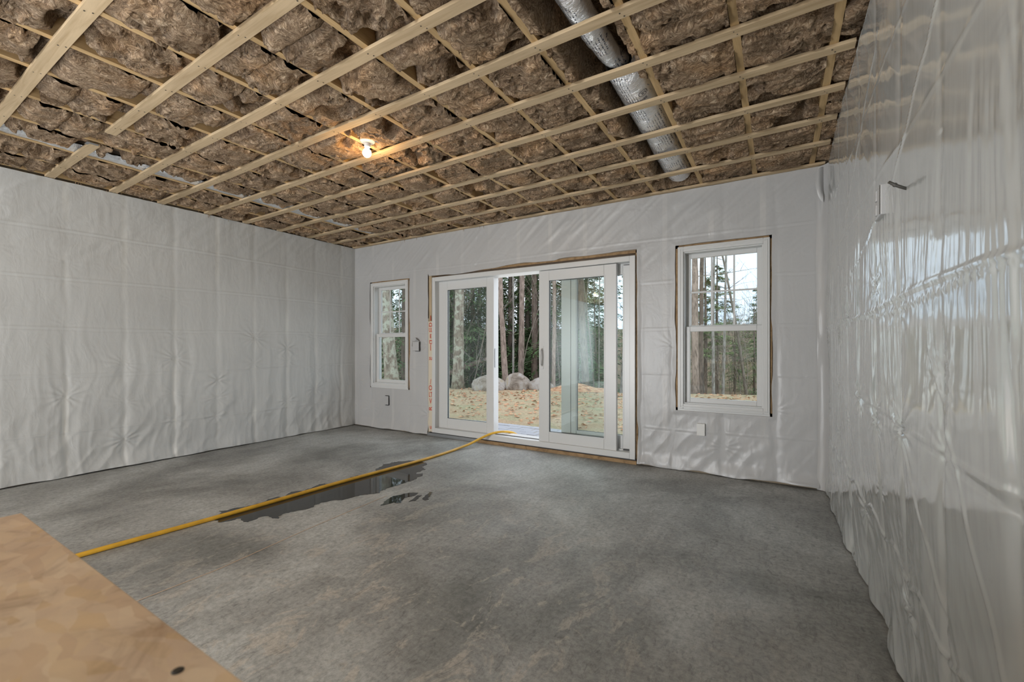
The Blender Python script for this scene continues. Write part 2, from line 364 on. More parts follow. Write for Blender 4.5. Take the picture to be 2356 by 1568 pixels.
# fibreglass batts between the joists
def batt_h(X, Y, xa, xb, fine=True):
    u = (X-xa)/(xb-xa); cross = np.clip(4*u*(1-u), 0, 1)**.16
    wx = X+.10*(fbm(X*3.1, Y*3.1, 3, 2)-.5)*2; wy = Y+.10*(fbm(X*3.1+9, Y*3.1+4, 5, 2)-.5)*2
    g = fbm(wx*4.5, wy*5.2, 11, 3); r1 = ridge(wx*7, wy*11, 23, 3); r2 = ridge(wx*19+3*g, wy*34, 31, 3)
    pin = np.ones_like(X)
    for p in ST:
        d = np.abs(Y-(p[0]+(p[1]-p[0])*(X-XL)/(XR-XL))); pin = np.minimum(pin, sm(.01, .11, d))
    z = 2.798-.074*cross*(.40+.60*pin)*(.35+1.1*g)+.026*(1-r1)-.014*(r2-.5)-.010*(r1-.5)+.022*np.mod(6.5*fbm(wx*2.3+2, wy*3.4, 55, 3)+.6*r2, 1)**1.6-.010
    if fine:
        r3 = ridge(wx*34+9*g, wy*75+6*r1, 41, 3); z = z-.009*(r3-.5)
    hole = sm(.70, .78, fbm(X*5.2, Y*6.1, 77, 2)+.22*(1-pin)+.16*(1-cross)); z = z+.085*hole
    low = CE+.019*(1-sm(.033, .05, np.minimum.reduce([np.abs(Y-(p[0]+(p[1]-p[0])*(X-XL)/(XR-XL))) for p in ST])))
    z = np.maximum(z, low-.016*pin*(g > .0)+.004)
    return z
bays = list(zip(JX[1:], JX[:-1])); bays = [(XL-.02, JX[-1])]+[(b, a) for a, b in zip(JX[:-1], JX[1:])][::-1]
rng = random.Random(4)
for (xa, xb) in bays:
    xa2, xb2 = xa+.019, min(xb-.019, XR+.07)
    if xb2-xa2 < .03: continue
    cuts = [YR, -3.6, -1.2, .35, .35+rng.uniform(.5, 1.1)]
    while cuts[-1]+1.22 < 4.3: cuts.append(cuts[-1]+1.22)
    cuts.append(4.51)
    for ya, yb in zip(cuts, cuts[1:]):
        fine = yb > .4; st = .0078 if fine else .09
        nx = max(3, int((xb2-xa2)/st)); ny = int((yb-ya)/st)
        X, Y = np.meshgrid(np.linspace(xa2, xb2, nx), np.linspace(ya, yb-.002, ny), indexing='ij')
        Z = batt_h(X, Y, xa, xb, fine)
        seam = np.minimum(Y-ya, yb-Y); Z = Z+.03*(1-sm(0, .035, seam))*(1 if fine else 0)
        if abs(xa+1.055) < .02: # duct bay: room for the flexible duct
            cx = -.845+.0*Y; e = sm(1.7, 1.95, Y)*(1-sm(4.30, 4.4, Y)); k = 1-sm(.12, .16, np.abs(X-np.where(Y < 2.52, -.83, -.775))); Z = Z+(2.95-Z)*k*sm(0.3, .5, Y)*(1-sm(4.33, 4.42, Y))
        if abs(xa+4.80) < .02:
            k = 1-sm(.125, .17, X-(-4.80)+.012*np.sin(Y*17)+.02*np.sin(Y*7.3)); Z = Z+(2.84-Z)*k*(1-sm(4.16, 4.2, Y))
        if abs(xa+2.69) < .02:  # around the lamp base
            k = 1-sm(.055, .11, np.hypot(X+2.64, Y-2.224)); Z = Z+(2.80-Z)*k
        me = gridmesh('insulation_batt', np.stack([X, Y, Z], -1), flip=False)
        link('insulation_batt', me, M['insul'], ceil, True)
# loose tufts hanging at the wall
tf = MB(); r_ = random.Random(8)
for k in range(46):
    side = k % 3
    x, y = (XL+.01, r_.uniform(1.3, 4.4)) if side else (r_.uniform(-4.8, -2.2), YB-.012)
    L = r_.uniform(.01, .05); dx, dy = r_.uniform(-.02, .02), r_.uniform(-.02, .02)
    tf.tube([(x, y, 2.76), (x+dx*.5, y+dy, 2.745-L*.3), (x+dx, y+dy*.5, 2.745-L)], [.003, .0022, .0006], 4)
tag(tf.build('fibre_tufts', M['insul'], ceil), kind='stuff')

# ------------------------------------------------------------------ plastic sheeting
def creases(s, z, seed, amp=1.0):
    return amp*(ridge(s, z, seed, 3)-.6)
FOLDS = [.405, .945, 1.39, 1.85, 2.285]
def sheet_h(s, z, studs, seed, vert=1.0, gl=1.0, foldamp=.004):
    h = .006*(fbm(s*1.6, z*1.3, seed, 3)-.5)*2*gl
    low = sm(1.9, .3, z)
    # drape lines
    h = h+.0045*vert*(.25+.75*low)*(ridge(s*7+1.2*fbm(s*2, z*2, seed+5, 2), z*1.1, seed+1, 3)-.6)*2
    # diagonal tension near the top
    a = sm(1.6, 2.6, z); q1 = s*.75+z*.66; q2 = -s*.66+z*.75
    h = h+.0045*a*(ridge(q1*2.0, q2*11, seed+2, 2)-.6)*2
    a2 = sm(.9, .1, z); h = h+.0065*a2*(ridge((s*.8-z*.6)*8, (s*.6+z*.8)*3, seed+3, 2)-.6)*2
    rn = random.Random(seed)
    for sk in studs:
        sk2 = sk+.006*np.sin(z*9+sk*5)+.004*np.sin(z*23+sk)
        d = s-sk2; on = .35+.65*sm(.35, .6, fbm(z*2.2, z*0+sk*7.7, seed+8, 2))
        h = h-.0065*on*np.exp(-(d/.026)**2)*(.35+.85*low)-.005*np.exp(-np.abs(d)/.10)*(.4+.6*low)
        zz = .08
        while zz < 2.7:
            zz += rn.uniform(.16, .42)
            if rn.random() < .45: continue
            A = rn.uniform(.3, 1.0)*(1.0 if zz < 1.5 else .5); dz = z-zz; r = np.hypot(d, dz*1.15)+1e-4; th = np.arctan2(dz, d)
            w = np.exp(-r/.075)*np.abs(np.cos(th))**1.3*(r < .6); ph = rn.uniform(0, 6.28)
            h = h+A*A*(.006+.009*(zz < 1.5))*w*np.sin(th*rn.choice((9, 12, 15))+ph+2*vn(r*9, th, 5))*sm(0, .04, r)-A*.004*np.exp(-(r/.02)**2)
    for k, zf in enumerate(FOLDS):
        zl = zf+.010*np.sin(s*1.7+k)+.006*(vn(s*6, s*0+k, seed)-.5)
        e = z-zl; h = h+foldamp*np.exp(-(e/.006)**2)-foldamp*.6*np.exp(-((e+.012)/.006)**2)
    return h
def lines(a, b, step, extra=()):
    l = list(np.linspace(a, b, int((b-a)/step)+1))
    for e in extra:
        i = int(np.argmin([abs(q-e) for q in l])); l[i] = e
    return np.array(sorted(set(l)))

# left wall
sv = np.concatenate([np.arange(YR+.02, .5, .12), np.arange(.5, 4.497, .0095), [4.497]]); zv = np.linspace(0, 2.775, 280)
Sg, Zg = np.meshgrid(sv, zv, indexing='ij'); hs = [1.268+.4245*k for k in range(-2, 9)]
H = sheet_h(Sg, Zg, hs, 5, vert=1.6, gl=1.5)
edge = sm(0, .06, Zg); Z2 = Zg*1.0+(1-edge)*(.004+.012*vn(Sg*5, Sg*0, 4)); flare = .035*(1-sm(0, .16, Zg))*(.3+vn(Sg*4, Sg*0, 9))
corner = sm(4.497, 4.42, Sg)
Xg = XL+.008+np.maximum((H+.004), -.02)*corner+flare*corner*.7
o = link('plastic_sheet', gridmesh('plastic_sheet', np.stack([Xg, Sg, np.minimum(Z2, 2.737+.03*0)], -1), flip=True), M['poly_left'], None, True)
tag(o, 'pale grey plastic vapour barrier stapled over the long left wall, matte and crinkled', 'plastic sheet')

# back wall
ex = [v for q in OPEN for v in q[:2]]; ez = [v for q in OPEN for v in q[2:] if v > .01]
sv = lines(XL+.003, XR-.003, .0105, ex); zv = lines(0, 2.74, .0105, ez)
Sg, Zg = np.meshgrid(sv, zv, indexing='ij')
hb = [-5.55, -5.26, -4.46, -4.115, -3.7, -3.28, -2.85, -2.43, -2.0, -1.6, -1.2, -.885, -.44, -.02]
H = sheet_h(Sg, Zg, hb, 21, vert=.55, gl=.8, foldamp=.0025)
sc_, zc_ = (Sg[:-1, :-1]+Sg[1:, 1:])/2, (Zg[:-1, :-1]+Zg[1:, 1:])/2
keep = np.ones_like(sc_, dtype=bool); inner = np.zeros_like(Sg)
Sw, Zw = Sg.copy(), Zg.copy()
for i, (a, b2, z0, z1) in enumerate(OPEN):
    keep &= ~((sc_ > a) & (sc_ < b2) & (zc_ > z0) & (zc_ < z1))
    dd = np.maximum(np.maximum(a-Sg, Sg-b2), np.maximum(z0-Zg, Zg-z1)); near = 1-sm(0, .05, dd)
    H = H*(1-.7*near)+.002*near
    jit = .012 if i == 1 else .008
    Zw = Zw+near*jit*(vn(Sg*5, Sg*0+i, 61)-.35)*(Zg > 1.5); Sw = Sw+near*jit*(vn(Zg*6, Zg*0+i, 62)-.5)*2*((Zg > z0-.02) & (Zg < z1+.02))
# the film laps down over the header above the door except towards the right
a, b2, z0, z1 = OPEN[1]; nd = (1-sm(0, .05, np.abs(Zg-z1)))*((Sg > a) & (Sg < b2))
Zw = Zw-nd*.030*sm(.1, .0, (Sg+2.2))*(.55+.45*np.sin(Sg*3))*(Sg < -2.1)-nd*.012*sm(-2.4, -3.6, Sg)
edge = sm(0, .06, Zg); Zw = Zw+(1-edge)*(.004+.014*vn(Sg*6, Sg*0, 14)*(1+(Sg > -1.2)*.6))
flare = .05*(1-sm(0, .15, Zg))*(.2+vn(Sg*5, Sg*0, 19))
cr_ = sm(0, .05, np.minimum(Sg-XL, XR-Sg))
Yg = YB-.006-np.maximum(H+.002, -.006)*cr_-flare*cr_*.8
o = link('plastic_sheet', gridmesh('plastic_sheet', np.stack([Sw, Yg, np.minimum(Zw, 2.738)], -1), keep=keep, flip=True), M['poly_back'], None, True)
tag(o, 'grey plastic vapour barrier around the sliding door and both windows', 'plastic sheet')

# right wall
sv = np.concatenate([np.arange(YR+.02, .6, .1), np.arange(.6, 4.48, .0072), [4.482]]); zv = np.linspace(0, 2.765, 360)
Sg, Zg = np.meshgrid(sv, zv, indexing='ij'); hr = [.66, 1.085, 1.5, 1.93, 2.35, 2.78, 3.2, 3.63, 4.05, 4.4]
H = sheet_h(Sg, Zg, hr, 43, vert=.6, gl=.9, foldamp=.0)
band = sm(.75, 1.15, Zg)*(1-sm(1.62, 1.85, Zg)); lw = sm(.35, .6, fbm(Sg*3.4, Zg*.5, 71, 2))
fan = Sg+.16*(Zg-1.37)*np.sin(Sg*5.1)
H = H*np.where(Zg > 1.75, .55, 1.0)
H = H+.0036*band*(.15+lw)*(ridge(fan*22, Zg*1.0, 73, 3)-.6)*2+.0013*(ridge(fan*48, Zg*2.6, 74, 2)-.6)*2*sm(1.05, 1.35, Zg)*(1-sm(1.6, 1.75, Zg))
for k, (zf, A) in enumerate(((.43, .006), (.955, .0022), (.935, -.002), (1.372, .0055), (1.345, .0035), (1.90, .002), (2.3, .002))):
    zl = zf+.012*np.sin(Sg*(2.1+k*.3)+k)+(.05*(1-np.cos((Sg-1.5)*2*np.pi/.424))*.5 if k == 0 else 0)
    H = H+A*np.exp(-((Zg-zl)/.0065)**2)*(1 if k != 4 else (np.sin(Sg*150) > 0))
for (sa, za, sb, zb) in ((3.3, 1.55, 2.02, 1.80), (2.02, 1.80, 1.35, 2.2), (3.4, 1.95, 2.3, 2.5), (1.9, .9, 1.3, .35), (2.9, .1, 3.6, .9), (1.6, 1.2, 1.05, .5)):   # long straight creases
    L = math.hypot(sb-sa, zb-za); tx, tz = (sb-sa)/L, (zb-za)/L
    t_ = (Sg-sa)*tx+(Zg-za)*tz; dn = -(Sg-sa)*tz+(Zg-za)*tx+.006*np.sin(t_*22)
    H = H+.0035*np.exp(-(dn/.006)**2)*((t_ > 0) & (t_ < L))
bow = .045*sm(0, 1.0, 1-Zg)*np.exp(-((Sg-2.4)/.8)**2)-.0*Sg
edge = sm(0, .06, Zg); Z2 = Zg+(1-edge)*(.004+.014*vn(Sg*6, Sg*0, 34))
flare = .028*(1-sm(0, .2, Zg))*(vn(Sg*4.5, Sg*0, 39)-.2)
cn = sm(4.482, 4.3, Sg); top = sm(2.55, 2.75, Zg)
Xg = XR+.012-np.clip(H*1.0, -.02, .03)+bow-flare+.012*(1-cn)*np.sin(Zg*3)*.5-.012*top*(vn(Sg*3, Sg*0, 81)-.3)
Xg = np.minimum(Xg, XR+.07)
Z2 = np.minimum(Z2, 2.722+.012*np.sin(Sg*4)+.02*vn(Sg*9, Sg*0, 83)+0*Zg)
o = link('plastic_sheet', gridmesh('plastic_sheet', np.stack([Xg, Sg, Z2], -1)), M['poly_right'], None, True)
tag(o, 'shiny wrinkled plastic vapour barrier hanging on the near right wall', 'plastic sheet')
# torn flap in the corner under the ceiling and the loose corner edge
u, v = np.meshgrid(np.linspace(0, 1, 18), np.linspace(0, 1, 24), indexing='ij')
w_ = .085*(1-v)**.6*(.6+.4*v); X = XR-.015-u*(w_+.012*(1-v)); Yf = 4.455-.03*u*np.sin(v*2.6)-.02*np.sin(u*3); Zf = 2.715-.20*v-.05*u*(1-v)*np.sin(u*1.5)-.10*u*v
put_me = gridmesh('plastic_flap', np.stack([X, Yf, Zf], -1)); o = link('plastic_flap', put_me, M['poly_back'], None, True)
tag(o, 'small torn flap of plastic drooping in the right corner below the ceiling', 'plastic scrap')
u, v = np.meshgrid(np.linspace(0, 1, 14), np.linspace(0, 1, 200), indexing='ij')
z = 2.728*v+.004; X = XR-.052+.088*u+.008*np.sin(z*2.4)-.006*vn(z*7, u*2, 6); Yf = 4.487-.085*u**1.6-.010*np.sin(u*9)*vn(z*5, u, 3)
o = link('corner_film_edge', gridmesh('corner_film_edge', np.stack([X, Yf, z], -1)), M['poly_back'], None, True)
tag(o, 'narrow folded strip of plastic running down the right corner of the room', 'plastic strip')

# ------------------------------------------------------------------ windows
def window(name, x0, x1, z0, z1):
    base = MB(); F = 4.478
    fr_ = base.frame(x0, x1, z0, z1, .052, F, 4.65, bev=.004).build(name, M['vinyl']); tag(fr_, kind='structure')
    MB().frame(x0+.016, x1-.016, z0+.016, z1-.016, .012, F-.005, F+.003, bev=.002).build('frame_bead', M['vinyl'], fr_)
    MB().frame(x0+.05, x1-.05, z0+.05, z1-.05, .012, F+.022, 4.63, bev=.002).build('jamb_liner', M['vinyl'], fr_)
    a, b2 = x0+.058, x1-.058; zm = z0+(z1-z0)*.492
    up = MB().frame(a, b2, zm-.008, z1-.058, .046, 4.590, 4.620, bev=.004).build('upper_sash', M['vinyl'], fr_)
    lo = MB().frame(a-.004, b2+.004, z0+.056, zm+.026, .050, 4.545, 4.578, bev=.004).build('lower_sash', M['vinyl'], fr_)
    MB().box(a+.04, b2-.04, 4.603, 4.607, zm+.02, z1-.10).build('glass_pane', M['glass'], up)
    MB().box(a+.04, b2-.04, 4.560, 4.564, z0+.10, zm-.02).build('glass_pane', M['glass'], lo)
    g = MB(); ga, gb, gz0, gz1 = a+.04, b2-.04, zm+.036, z1-.10
    for k in (1, 2): MB().box(ga+(gb-ga)*k/3-.008, ga+(gb-ga)*k/3+.008, 4.597, 4.602, gz0, gz1).build('grille_bar', M['vinyl'], up)
    MB().box(ga, gb, 4.596, 4.601, gz0+(gz1-gz0)*.49-.008, gz0+(gz1-gz0)*.49+.008).build('grille_bar', M['vinyl'], up); g.bm.free()
    for f in (.22, .76):
        q = MB(); x = a+(b2-a)*f; q.box(x-.03, x+.03, 4.555, 4.575, zm+.026, zm+.034, .003); q.box(x-.006, x+.022, 4.552, 4.572, zm+.034, zm+.044, .003)
        q.build('sash_lock', M['vinyl'], lo)
    MB().box(x0, x1, F+.01, 4.64, z0-.016, z0+.001).build('sill_flange', M['vinyl'], fr_)
    return fr_
window('window_1', -5.253, -4.480, .618, 2.168)
window('window_2', -.840, -.062, .606, 2.186)

# ------------------------------------------------------------------ sliding door
door = MB(); door.box(-4.024, -3.970, 4.475, 4.68, .047, 2.155, .004); door.box(-1.315, -1.256, 4.475, 4.68, .047, 2.155, .004)
door.box(-3.970, -1.315, 4.475, 4.68, 2.098, 2.155, .004); door.box(-3.970, -1.315, 4.475, 4.68, .047, .112, .004)
door = tag(door.build('door_1', M['vinyl']), kind='structure')
MB().box(-3.06, -1.32, 4.555, 4.67, .110, .122).build('sill_track', M['vinyl'], door)
MB().box(-3.05, -2.40, 4.553, 4.557, .112, .119).build('track_gap', M['black'], door)
MB().box(-4.0, -1.3, 4.62, 4.76, .02, .10).build('outer_sill', M['vinyl'], door)
def panel(name, x0, x1, z0, z1, y0, y1, gx0, gx1, gz0, gz1):
    q = MB().frame(x0, x1, z0, z1, 0, y0, y1, wl=gx0-x0, wr=x1-gx1, wt=z1-gz1, wb=gz0-z0, bev=.004).build(name, M['vinyl'], door)
    MB().frame(gx0-.012, gx1+.012, gz0-.012, gz1+.012, .013, y0-.003, y0+.010, bev=.002).build('glazing_bead', M['vinyl'], q)
    MB().frame(gx0-.001, gx1+.001, gz0-.001, gz1+.001, .005, y0+.012, y0+.03, bev=0).build('gasket', M['black'], q)
    MB().box(gx0, gx1, (y0+y1)/2+.004, (y0+y1)/2+.008, gz0, gz1).build('glass_pane', M['glass'], q)
    return q
p1 = panel('fixed_panel', -4.03, -3.075, .105, 2.105, 4.560, 4.605, -3.824, -3.175, .243, 1.981)
MB().box(-3.108, -3.068, 4.562, 4.672, .112, 2.10, .003).build('interlock', M['vinyl'], p1)
MB().box(-3.068, -3.062, 4.585, 4.605, .95, 1.19).build('strike_plate', M['steel'], p1)
p3 = panel('fixed_panel', -2.135, -1.313, .105, 2.105, 4.585, 4.630, -1.950, -1.418, .262, 1.985)
MB().box(-2.135, -2.02, 4.572, 4.586, .112, 2.10, .003).box(-2.00, -1.955, 4.576, 4.588, .112, 2.10, .003).build('interlock', M['vinyl'], p3)
p2 = panel('sliding_panel', -2.388, -1.461, .096, 2.094, 4.500, 4.545, -2.257, -1.597, .229, 1.976)
hd = MB().tube([(-2.345, 4.498, 1.19), (-2.345, 4.463, 1.17), (-2.340, 4.450, 1.09), (-2.345, 4.463, 1.01), (-2.345, 4.498, .99)], [.011, .010, .0095, .010, .011], 8)
hd.box(-2.362, -2.328, 4.494, 4.502, .95, 1.22, .003); hd.build('handle', M['vinyl'], p2)
MB().box(-1.405, -1.322, 4.553, 4.572, .113, .126).build('track_stop', M['black'], door)
MB().box(-1.40, -1.325, 4.548, 4.553, 2.075, 2.081).build('track_stop', M['black'], door)
MB().box(-4.10, -3.25, 4.468, 4.55, 0, .040).build('sill_pan', M['steel'], wall_back)
MB().box(-3.25, -1.24, 4.466, 4.55, 0, .036).build('sill_board', M['plate'], wall_back)
MB().box(-4.08, -1.25, 4.482, 4.55, .036, .050).build('sill_gap_shade', M['black'], wall_back)  # black strip standing in for the shaded gap under the door frame
# house wrap strip with red print left of the door
wr = MB().box(-4.112, -4.022, 4.4935, 4.4990, .03, 1.56).build('house_wrap', M['wrap'], wall_back)
wr['label'] = 'cream house wrap strip with cropped red lettering'
def text_mesh(s, size, bold=0):
    cu = bpy.data.curves.new('t', 'FONT'); cu.body = s; cu.size = size; cu.offset = bold; cu.align_x = 'CENTER'; cu.align_y = 'CENTER'; cu.resolution_u = 3
    o = bpy.data.objects.new('t', cu); C.objects.link(o); bpy.context.view_layer.update()
    me = bpy.data.meshes.new_from_object(o); bpy.data.objects.remove(o); return me
def wall_text(s, size, x, z, rot, y=4.4930, m=None, parent=None, sx=1.0):
    me = text_mesh(s, size, size*.02)
    R = Matrix.Translation((x, y, z)) @ Matrix.Rotation(math.pi/2, 4, 'X') @ Matrix.Diagonal((sx, 1, 1, 1)) @ Matrix.Rotation(rot, 4, 'Z')
    me.transform(R); me.materials.clear(); return link('lettering', me, m or M['red_ink'], parent)
H9 = math.pi/2
for s_, sz, z, rt, sx in (('l', .10, 1.68-.02, 0, .9), ('D', .085, 1.575, H9, .9), ('UL', .085, 1.50, 0, .62), ('E', .075, 1.415, 0, .8), ('/', .08, 1.415, 0, .5), ('D', .085, 1.335, -H9, .9), ('I', .11, 1.255, 0, .8), ('su', .085, 1.118, 0, .72),
                       ('/', .10, .79, 0, .7), ('Q', .09, .71, H9, .9), ('LT', .095, .615, 0, .62), ('V', .10, .525, 0, .7), ('R', .095, .425, H9, .9), ('u', .08, .175, 0, .9)):
    wall_text(s_, sz, -4.062, z-.06, rt, parent=wr, sx=sx)
wr2 = MB().box(-4.112, -4.10, 4.4935, 4.4990, 1.56, 1.60).build('house_wrap_top', M['wrap'], wr)

# ------------------------------------------------------------------ boxes and plates on the walls
b1 = thing('outlet_box', 'square junction box under torn plastic between left window and door', 'junction box', (-4.31, 4.49, 1.22))
put(MB().box(-4.372, -4.252, 4.462, 4.50, 1.155, 1.285, .006).build('box_cover', M['poly_back']), b1)
put(MB().box(-4.251, -4.247, 4.460, 4.50, 1.16, 1.28).box(-4.32, -4.25, 4.460, 4.50, 1.148, 1.154).build('cut_slot', M['cable']), b1)
fl_ = MB(); vs = [fl_.bm.verts.new(p) for p in ((-4.37, 4.482, 1.283), (-4.25, 4.482, 1.283), (-4.27, 4.44, 1.315), (-4.33, 4.46, 1.345))]; fl_.bm.faces.new(vs)
vs = [fl_.bm.verts.new(p) for p in ((-4.40, 4.485, 1.295), (-4.365, 4.482, 1.285), (-4.365, 4.482, 1.20), (-4.385, 4.46, 1.22))]; fl_.bm.faces.new(vs)
put(fl_.build('torn_flap', M['poly_back']), b1)
b2_ = thing('outlet_cutout', 'narrow outlet cut-out in the plastic below the left window', 'outlet', (-4.90, 4.49, .42))
put(MB().box(-4.925, -4.862, 4.472, 4.50, .365, .490, .003).build('outlet_face', M['poly_back']), b2_)
put(MB().box(-4.93, -4.86, 4.470, 4.50, .492, .498).box(-4.93, -4.86, 4.470, 4.50, .354, .360).box(-4.861, -4.857, 4.470, 4.50, .36, .49).build('cut_edge', M['black']), b2_)
b3 = thing('outlet_box', 'pale rectangular outlet under the plastic below the right window', 'outlet', (-.63, 4.49, .42))
put(MB().box(-.665, -.592, 4.470, 4.50, .362, .478, .004).build('outlet_face', M['plastic']), b3)
b4 = thing('switch_box', 'grey double switch box showing through the plastic on the right wall', 'switch', (XR, 2.2, 1.77))
put(MB().box(XR-.004, XR+.02, 2.140, 2.255, 1.712, 1.828, .004).build('switch_plate', M['poly_back']), b4)
put(MB().box(XR-.009, XR-.003, 2.195, 2.215, 1.722, 1.762, .002).build('switch_toggle', M['poly_back']), b4)
put(MB().box(XR-.009, XR-.003, 2.195, 2.215, 1.778, 1.818, .002).build('switch_toggle', M['poly_back']), b4)
put(MB().box(XR-.0055, XR-.003, 2.142, 2.147, 1.715, 1.825).build('shadow_gap', M['cable']), b4)
c = thing('cable_stub', 'short dark cable end sticking out of the shiny right wall plastic', 'cable', (XR, 1.86, 1.75))
put(MB().tube([(XR+.02, 1.828, 1.706), (XR-.004, 1.829, 1.720), (XR-.018, 1.830, 1.730), (XR-.031, 1.831, 1.741)], [.0045, .005, .005, .0045], 8).build('cable_jacket', M['cable'], None, True), c)
put(MB().tube([(XR-.013, 1.8295, 1.7265), (XR-.018, 1.830, 1.7295)], .0068, 8).build('cable_staple', M['cable']), c)

# ------------------------------------------------------------------ lamp
def ceiling_lamp(x, y, z, label, power, col, group=None):
    lp = thing('ceiling_lamp', label, 'lamp', (x, y, z), group)
    put(MB().lathe([(.050, .012), (.057, .008), (.057, 0), (.050, -.008), (.026, -.016)], (x, y, z), 32).build('lamp_base', M['plastic'], None, True), lp)
    put(MB().lathe([(.024, -.010), (.024, -.042), (.019, -.044)], (x-.005, y+.002, z), 20).build('bulb_socket', M['plastic'], None, True), lp)
    prof = [(.013, -.040), (.016, -.050)]+[(.033*math.sin(a), -.083+.033*math.cos(a)) for a in [math.radians(q) for q in range(35, 178, 12)]]
    put(MB().lathe(prof, (x-.015, y+.006, z), 24).build('light_bulb', M['bulb'], None, True), lp)
    put(MB().box(x+.04, x+.07, y+.026, y+.076, z+.002, z+.04).build('junction_box', M['box_blue']), lp)
    l = bpy.data.lights.new('bulb_light', 'POINT'); l.energy = power; l.color = col; l.shadow_soft_size = .034
    lo_ = bpy.data.objects.new('bulb_light', l); C.objects.link(lo_); lo_.location = (x-.015, y+.006, z-.125); put(lo_, lp)
M['box_blue'] = mat('blue_box', (.05, .09, .2), .5)[0]
ceiling_lamp(-2.64, 2.224, 2.760, 'bare lit bulb in white porcelain holder among the brown insulation', 8.0, (1, .60, .25))
ceiling_lamp(-4.20, -2.1, 2.735, 'bare lit bulb behind the viewer, mirrored small in the sliding door glass', 18, (1, .91, .80))
ceiling_lamp(-2.2, -1.15, 2.735, 'added bare bulb, unseen behind the viewer, brightening the board-topped half wall', 62, (1, .96, .90))  # extra bulb added to brighten the board top and near floor

# ------------------------------------------------------------------ ducts
def duct(name, pts, rads, n=48, sub=90, wob=.004):
    P = [Vector(p) for p in pts]; V = []
    T = np.linspace(0, 1, sub)
    for k, t_ in enumerate(T):
        f = t_*(len(P)-1); i = min(int(f), len(P)-2); q = f-i; q2 = q*q*(3-2*q)
        c_ = P[i].lerp(P[i+1], q); r_ = rads[i]*(1-q2)+rads[i+1]*q2
        ring = []
        for j in range(n):
            a = 2*math.pi*j/n
            w = wob*(mnoise.noise(Vector((math.cos(a)*2.2, c_.y*26, math.sin(a)*2.2)))+.7*mnoise.noise(Vector((math.cos(a)*6, c_.y*60, math.sin(a)*6))))
            ring.append((c_.x+(r_+w)*math.cos(a), c_.y, c_.z+(r_+w)*math.sin(a)))
        V.append(ring)
    A = np.array(V); A = np.concatenate([A, A[:, :1]], 1); return A
d1 = thing('flexible_duct', 'silver foil flexible duct with dark print running above the strapping', 'duct', (-.8, 3.0, 2.86))
def ductpart(nm, A):
    o = link(nm, gridmesh(nm, A), M['foil'], None, True); put(o, d1); return o
ductpart('duct_jacket', duct('a', [(-.845, 1.2, 2.93), (-.845, 1.75, 2.885), (-.835, 2.1, 2.872), (-.815, 2.42, 2.878), (-.79, 2.52, 2.90)], [.070, .068, .064, .058, .05], sub=120))
ductpart('duct_jacket', duct('b', [(-.795, 2.49, 2.89), (-.765, 2.56, 2.885), (-.768, 2.95, 2.883), (-.775, 3.32, 2.884), (-.778, 3.38, 2.884), (-.785, 3.75, 2.884)], [.080, .121, .123, .121, .112, .121], sub=150))
ductpart('duct_jacket', duct('c', [(-.785, 3.74, 2.884), (-.79, 4.10, 2.884), (-.795, 4.34, 2.89), (-.80, 4.40, 2.90)], [.119, .123, .115, .05], sub=90))
def duct_text(s, size, ang, y, cx=-.768, cz=2.883, R=.1275):
    me = text_mesh(s, size, size*.012)
    for v in me.vertices:
        a = ang-v.co.x/R; v.co = Vector((cx+R*math.cos(a), y+v.co.y, cz+R*math.sin(a)))
    me.materials.clear(); o = link('printed_mark', me, M['dark_ink']); put(o, d1); return o
A0 = math.radians(-62)
duct_text('UL', .030, A0, 2.70); duct_text('25', .026, A0, 2.745+.01)
rg = MB(); 
for k in range(24):
    a0, a1 = 2*math.pi*k/24, 2*math.pi*(k+1)/24; vs = []
    for (rr, a) in ((.026, a0), (.026, a1), (.0295, a1), (.0295, a0)):
        th = A0-rr*math.cos(a)/.1275; vs.append(rg.bm.verts.new((-.768+.1275*math.cos(th), 2.70+rr*math.sin(a)*.9, 2.883+.1275*math.sin(th))))
    rg.bm.faces.new(vs)
put(rg.build('printed_mark', M['dark_ink']), d1)
# flat foil duct in the bay near the left wall
u, v = np.meshgrid(np.linspace(0, 1, 16), np.linspace(.55, 4.16, 700), indexing='ij')
wv = .118+.02*np.sin(v*7.3)*.6+.030*(vn(v*9, v*0, 3)-.5)+.008*np.sin(v*41)
dent = .022*sm(.5, .8, vn(v*3.2, v*0, 7))
X = -4.779+u*wv; Z = 2.762+.010*u**2+.020*np.clip(u-.75, 0, 1)*4*(.3+vn(v*22, u*3, 5))+.006*(ridge(v*9, u*3, 8, 2)-.5)
d2 = thing('foil_duct', 'narrow strip of crumpled foil duct beside a joist near left wall', 'duct', (-4.72, 2.4, 2.77))
put(link('foil_facing', gridmesh('foil_facing', np.stack([X, v, Z], -1), flip=False), M['foil2'], None, True), d2)
put(MB().box(-4.779, -4.70, .55, 4.14, 2.815, 2.93).build('duct_body', M['steel']), d2)

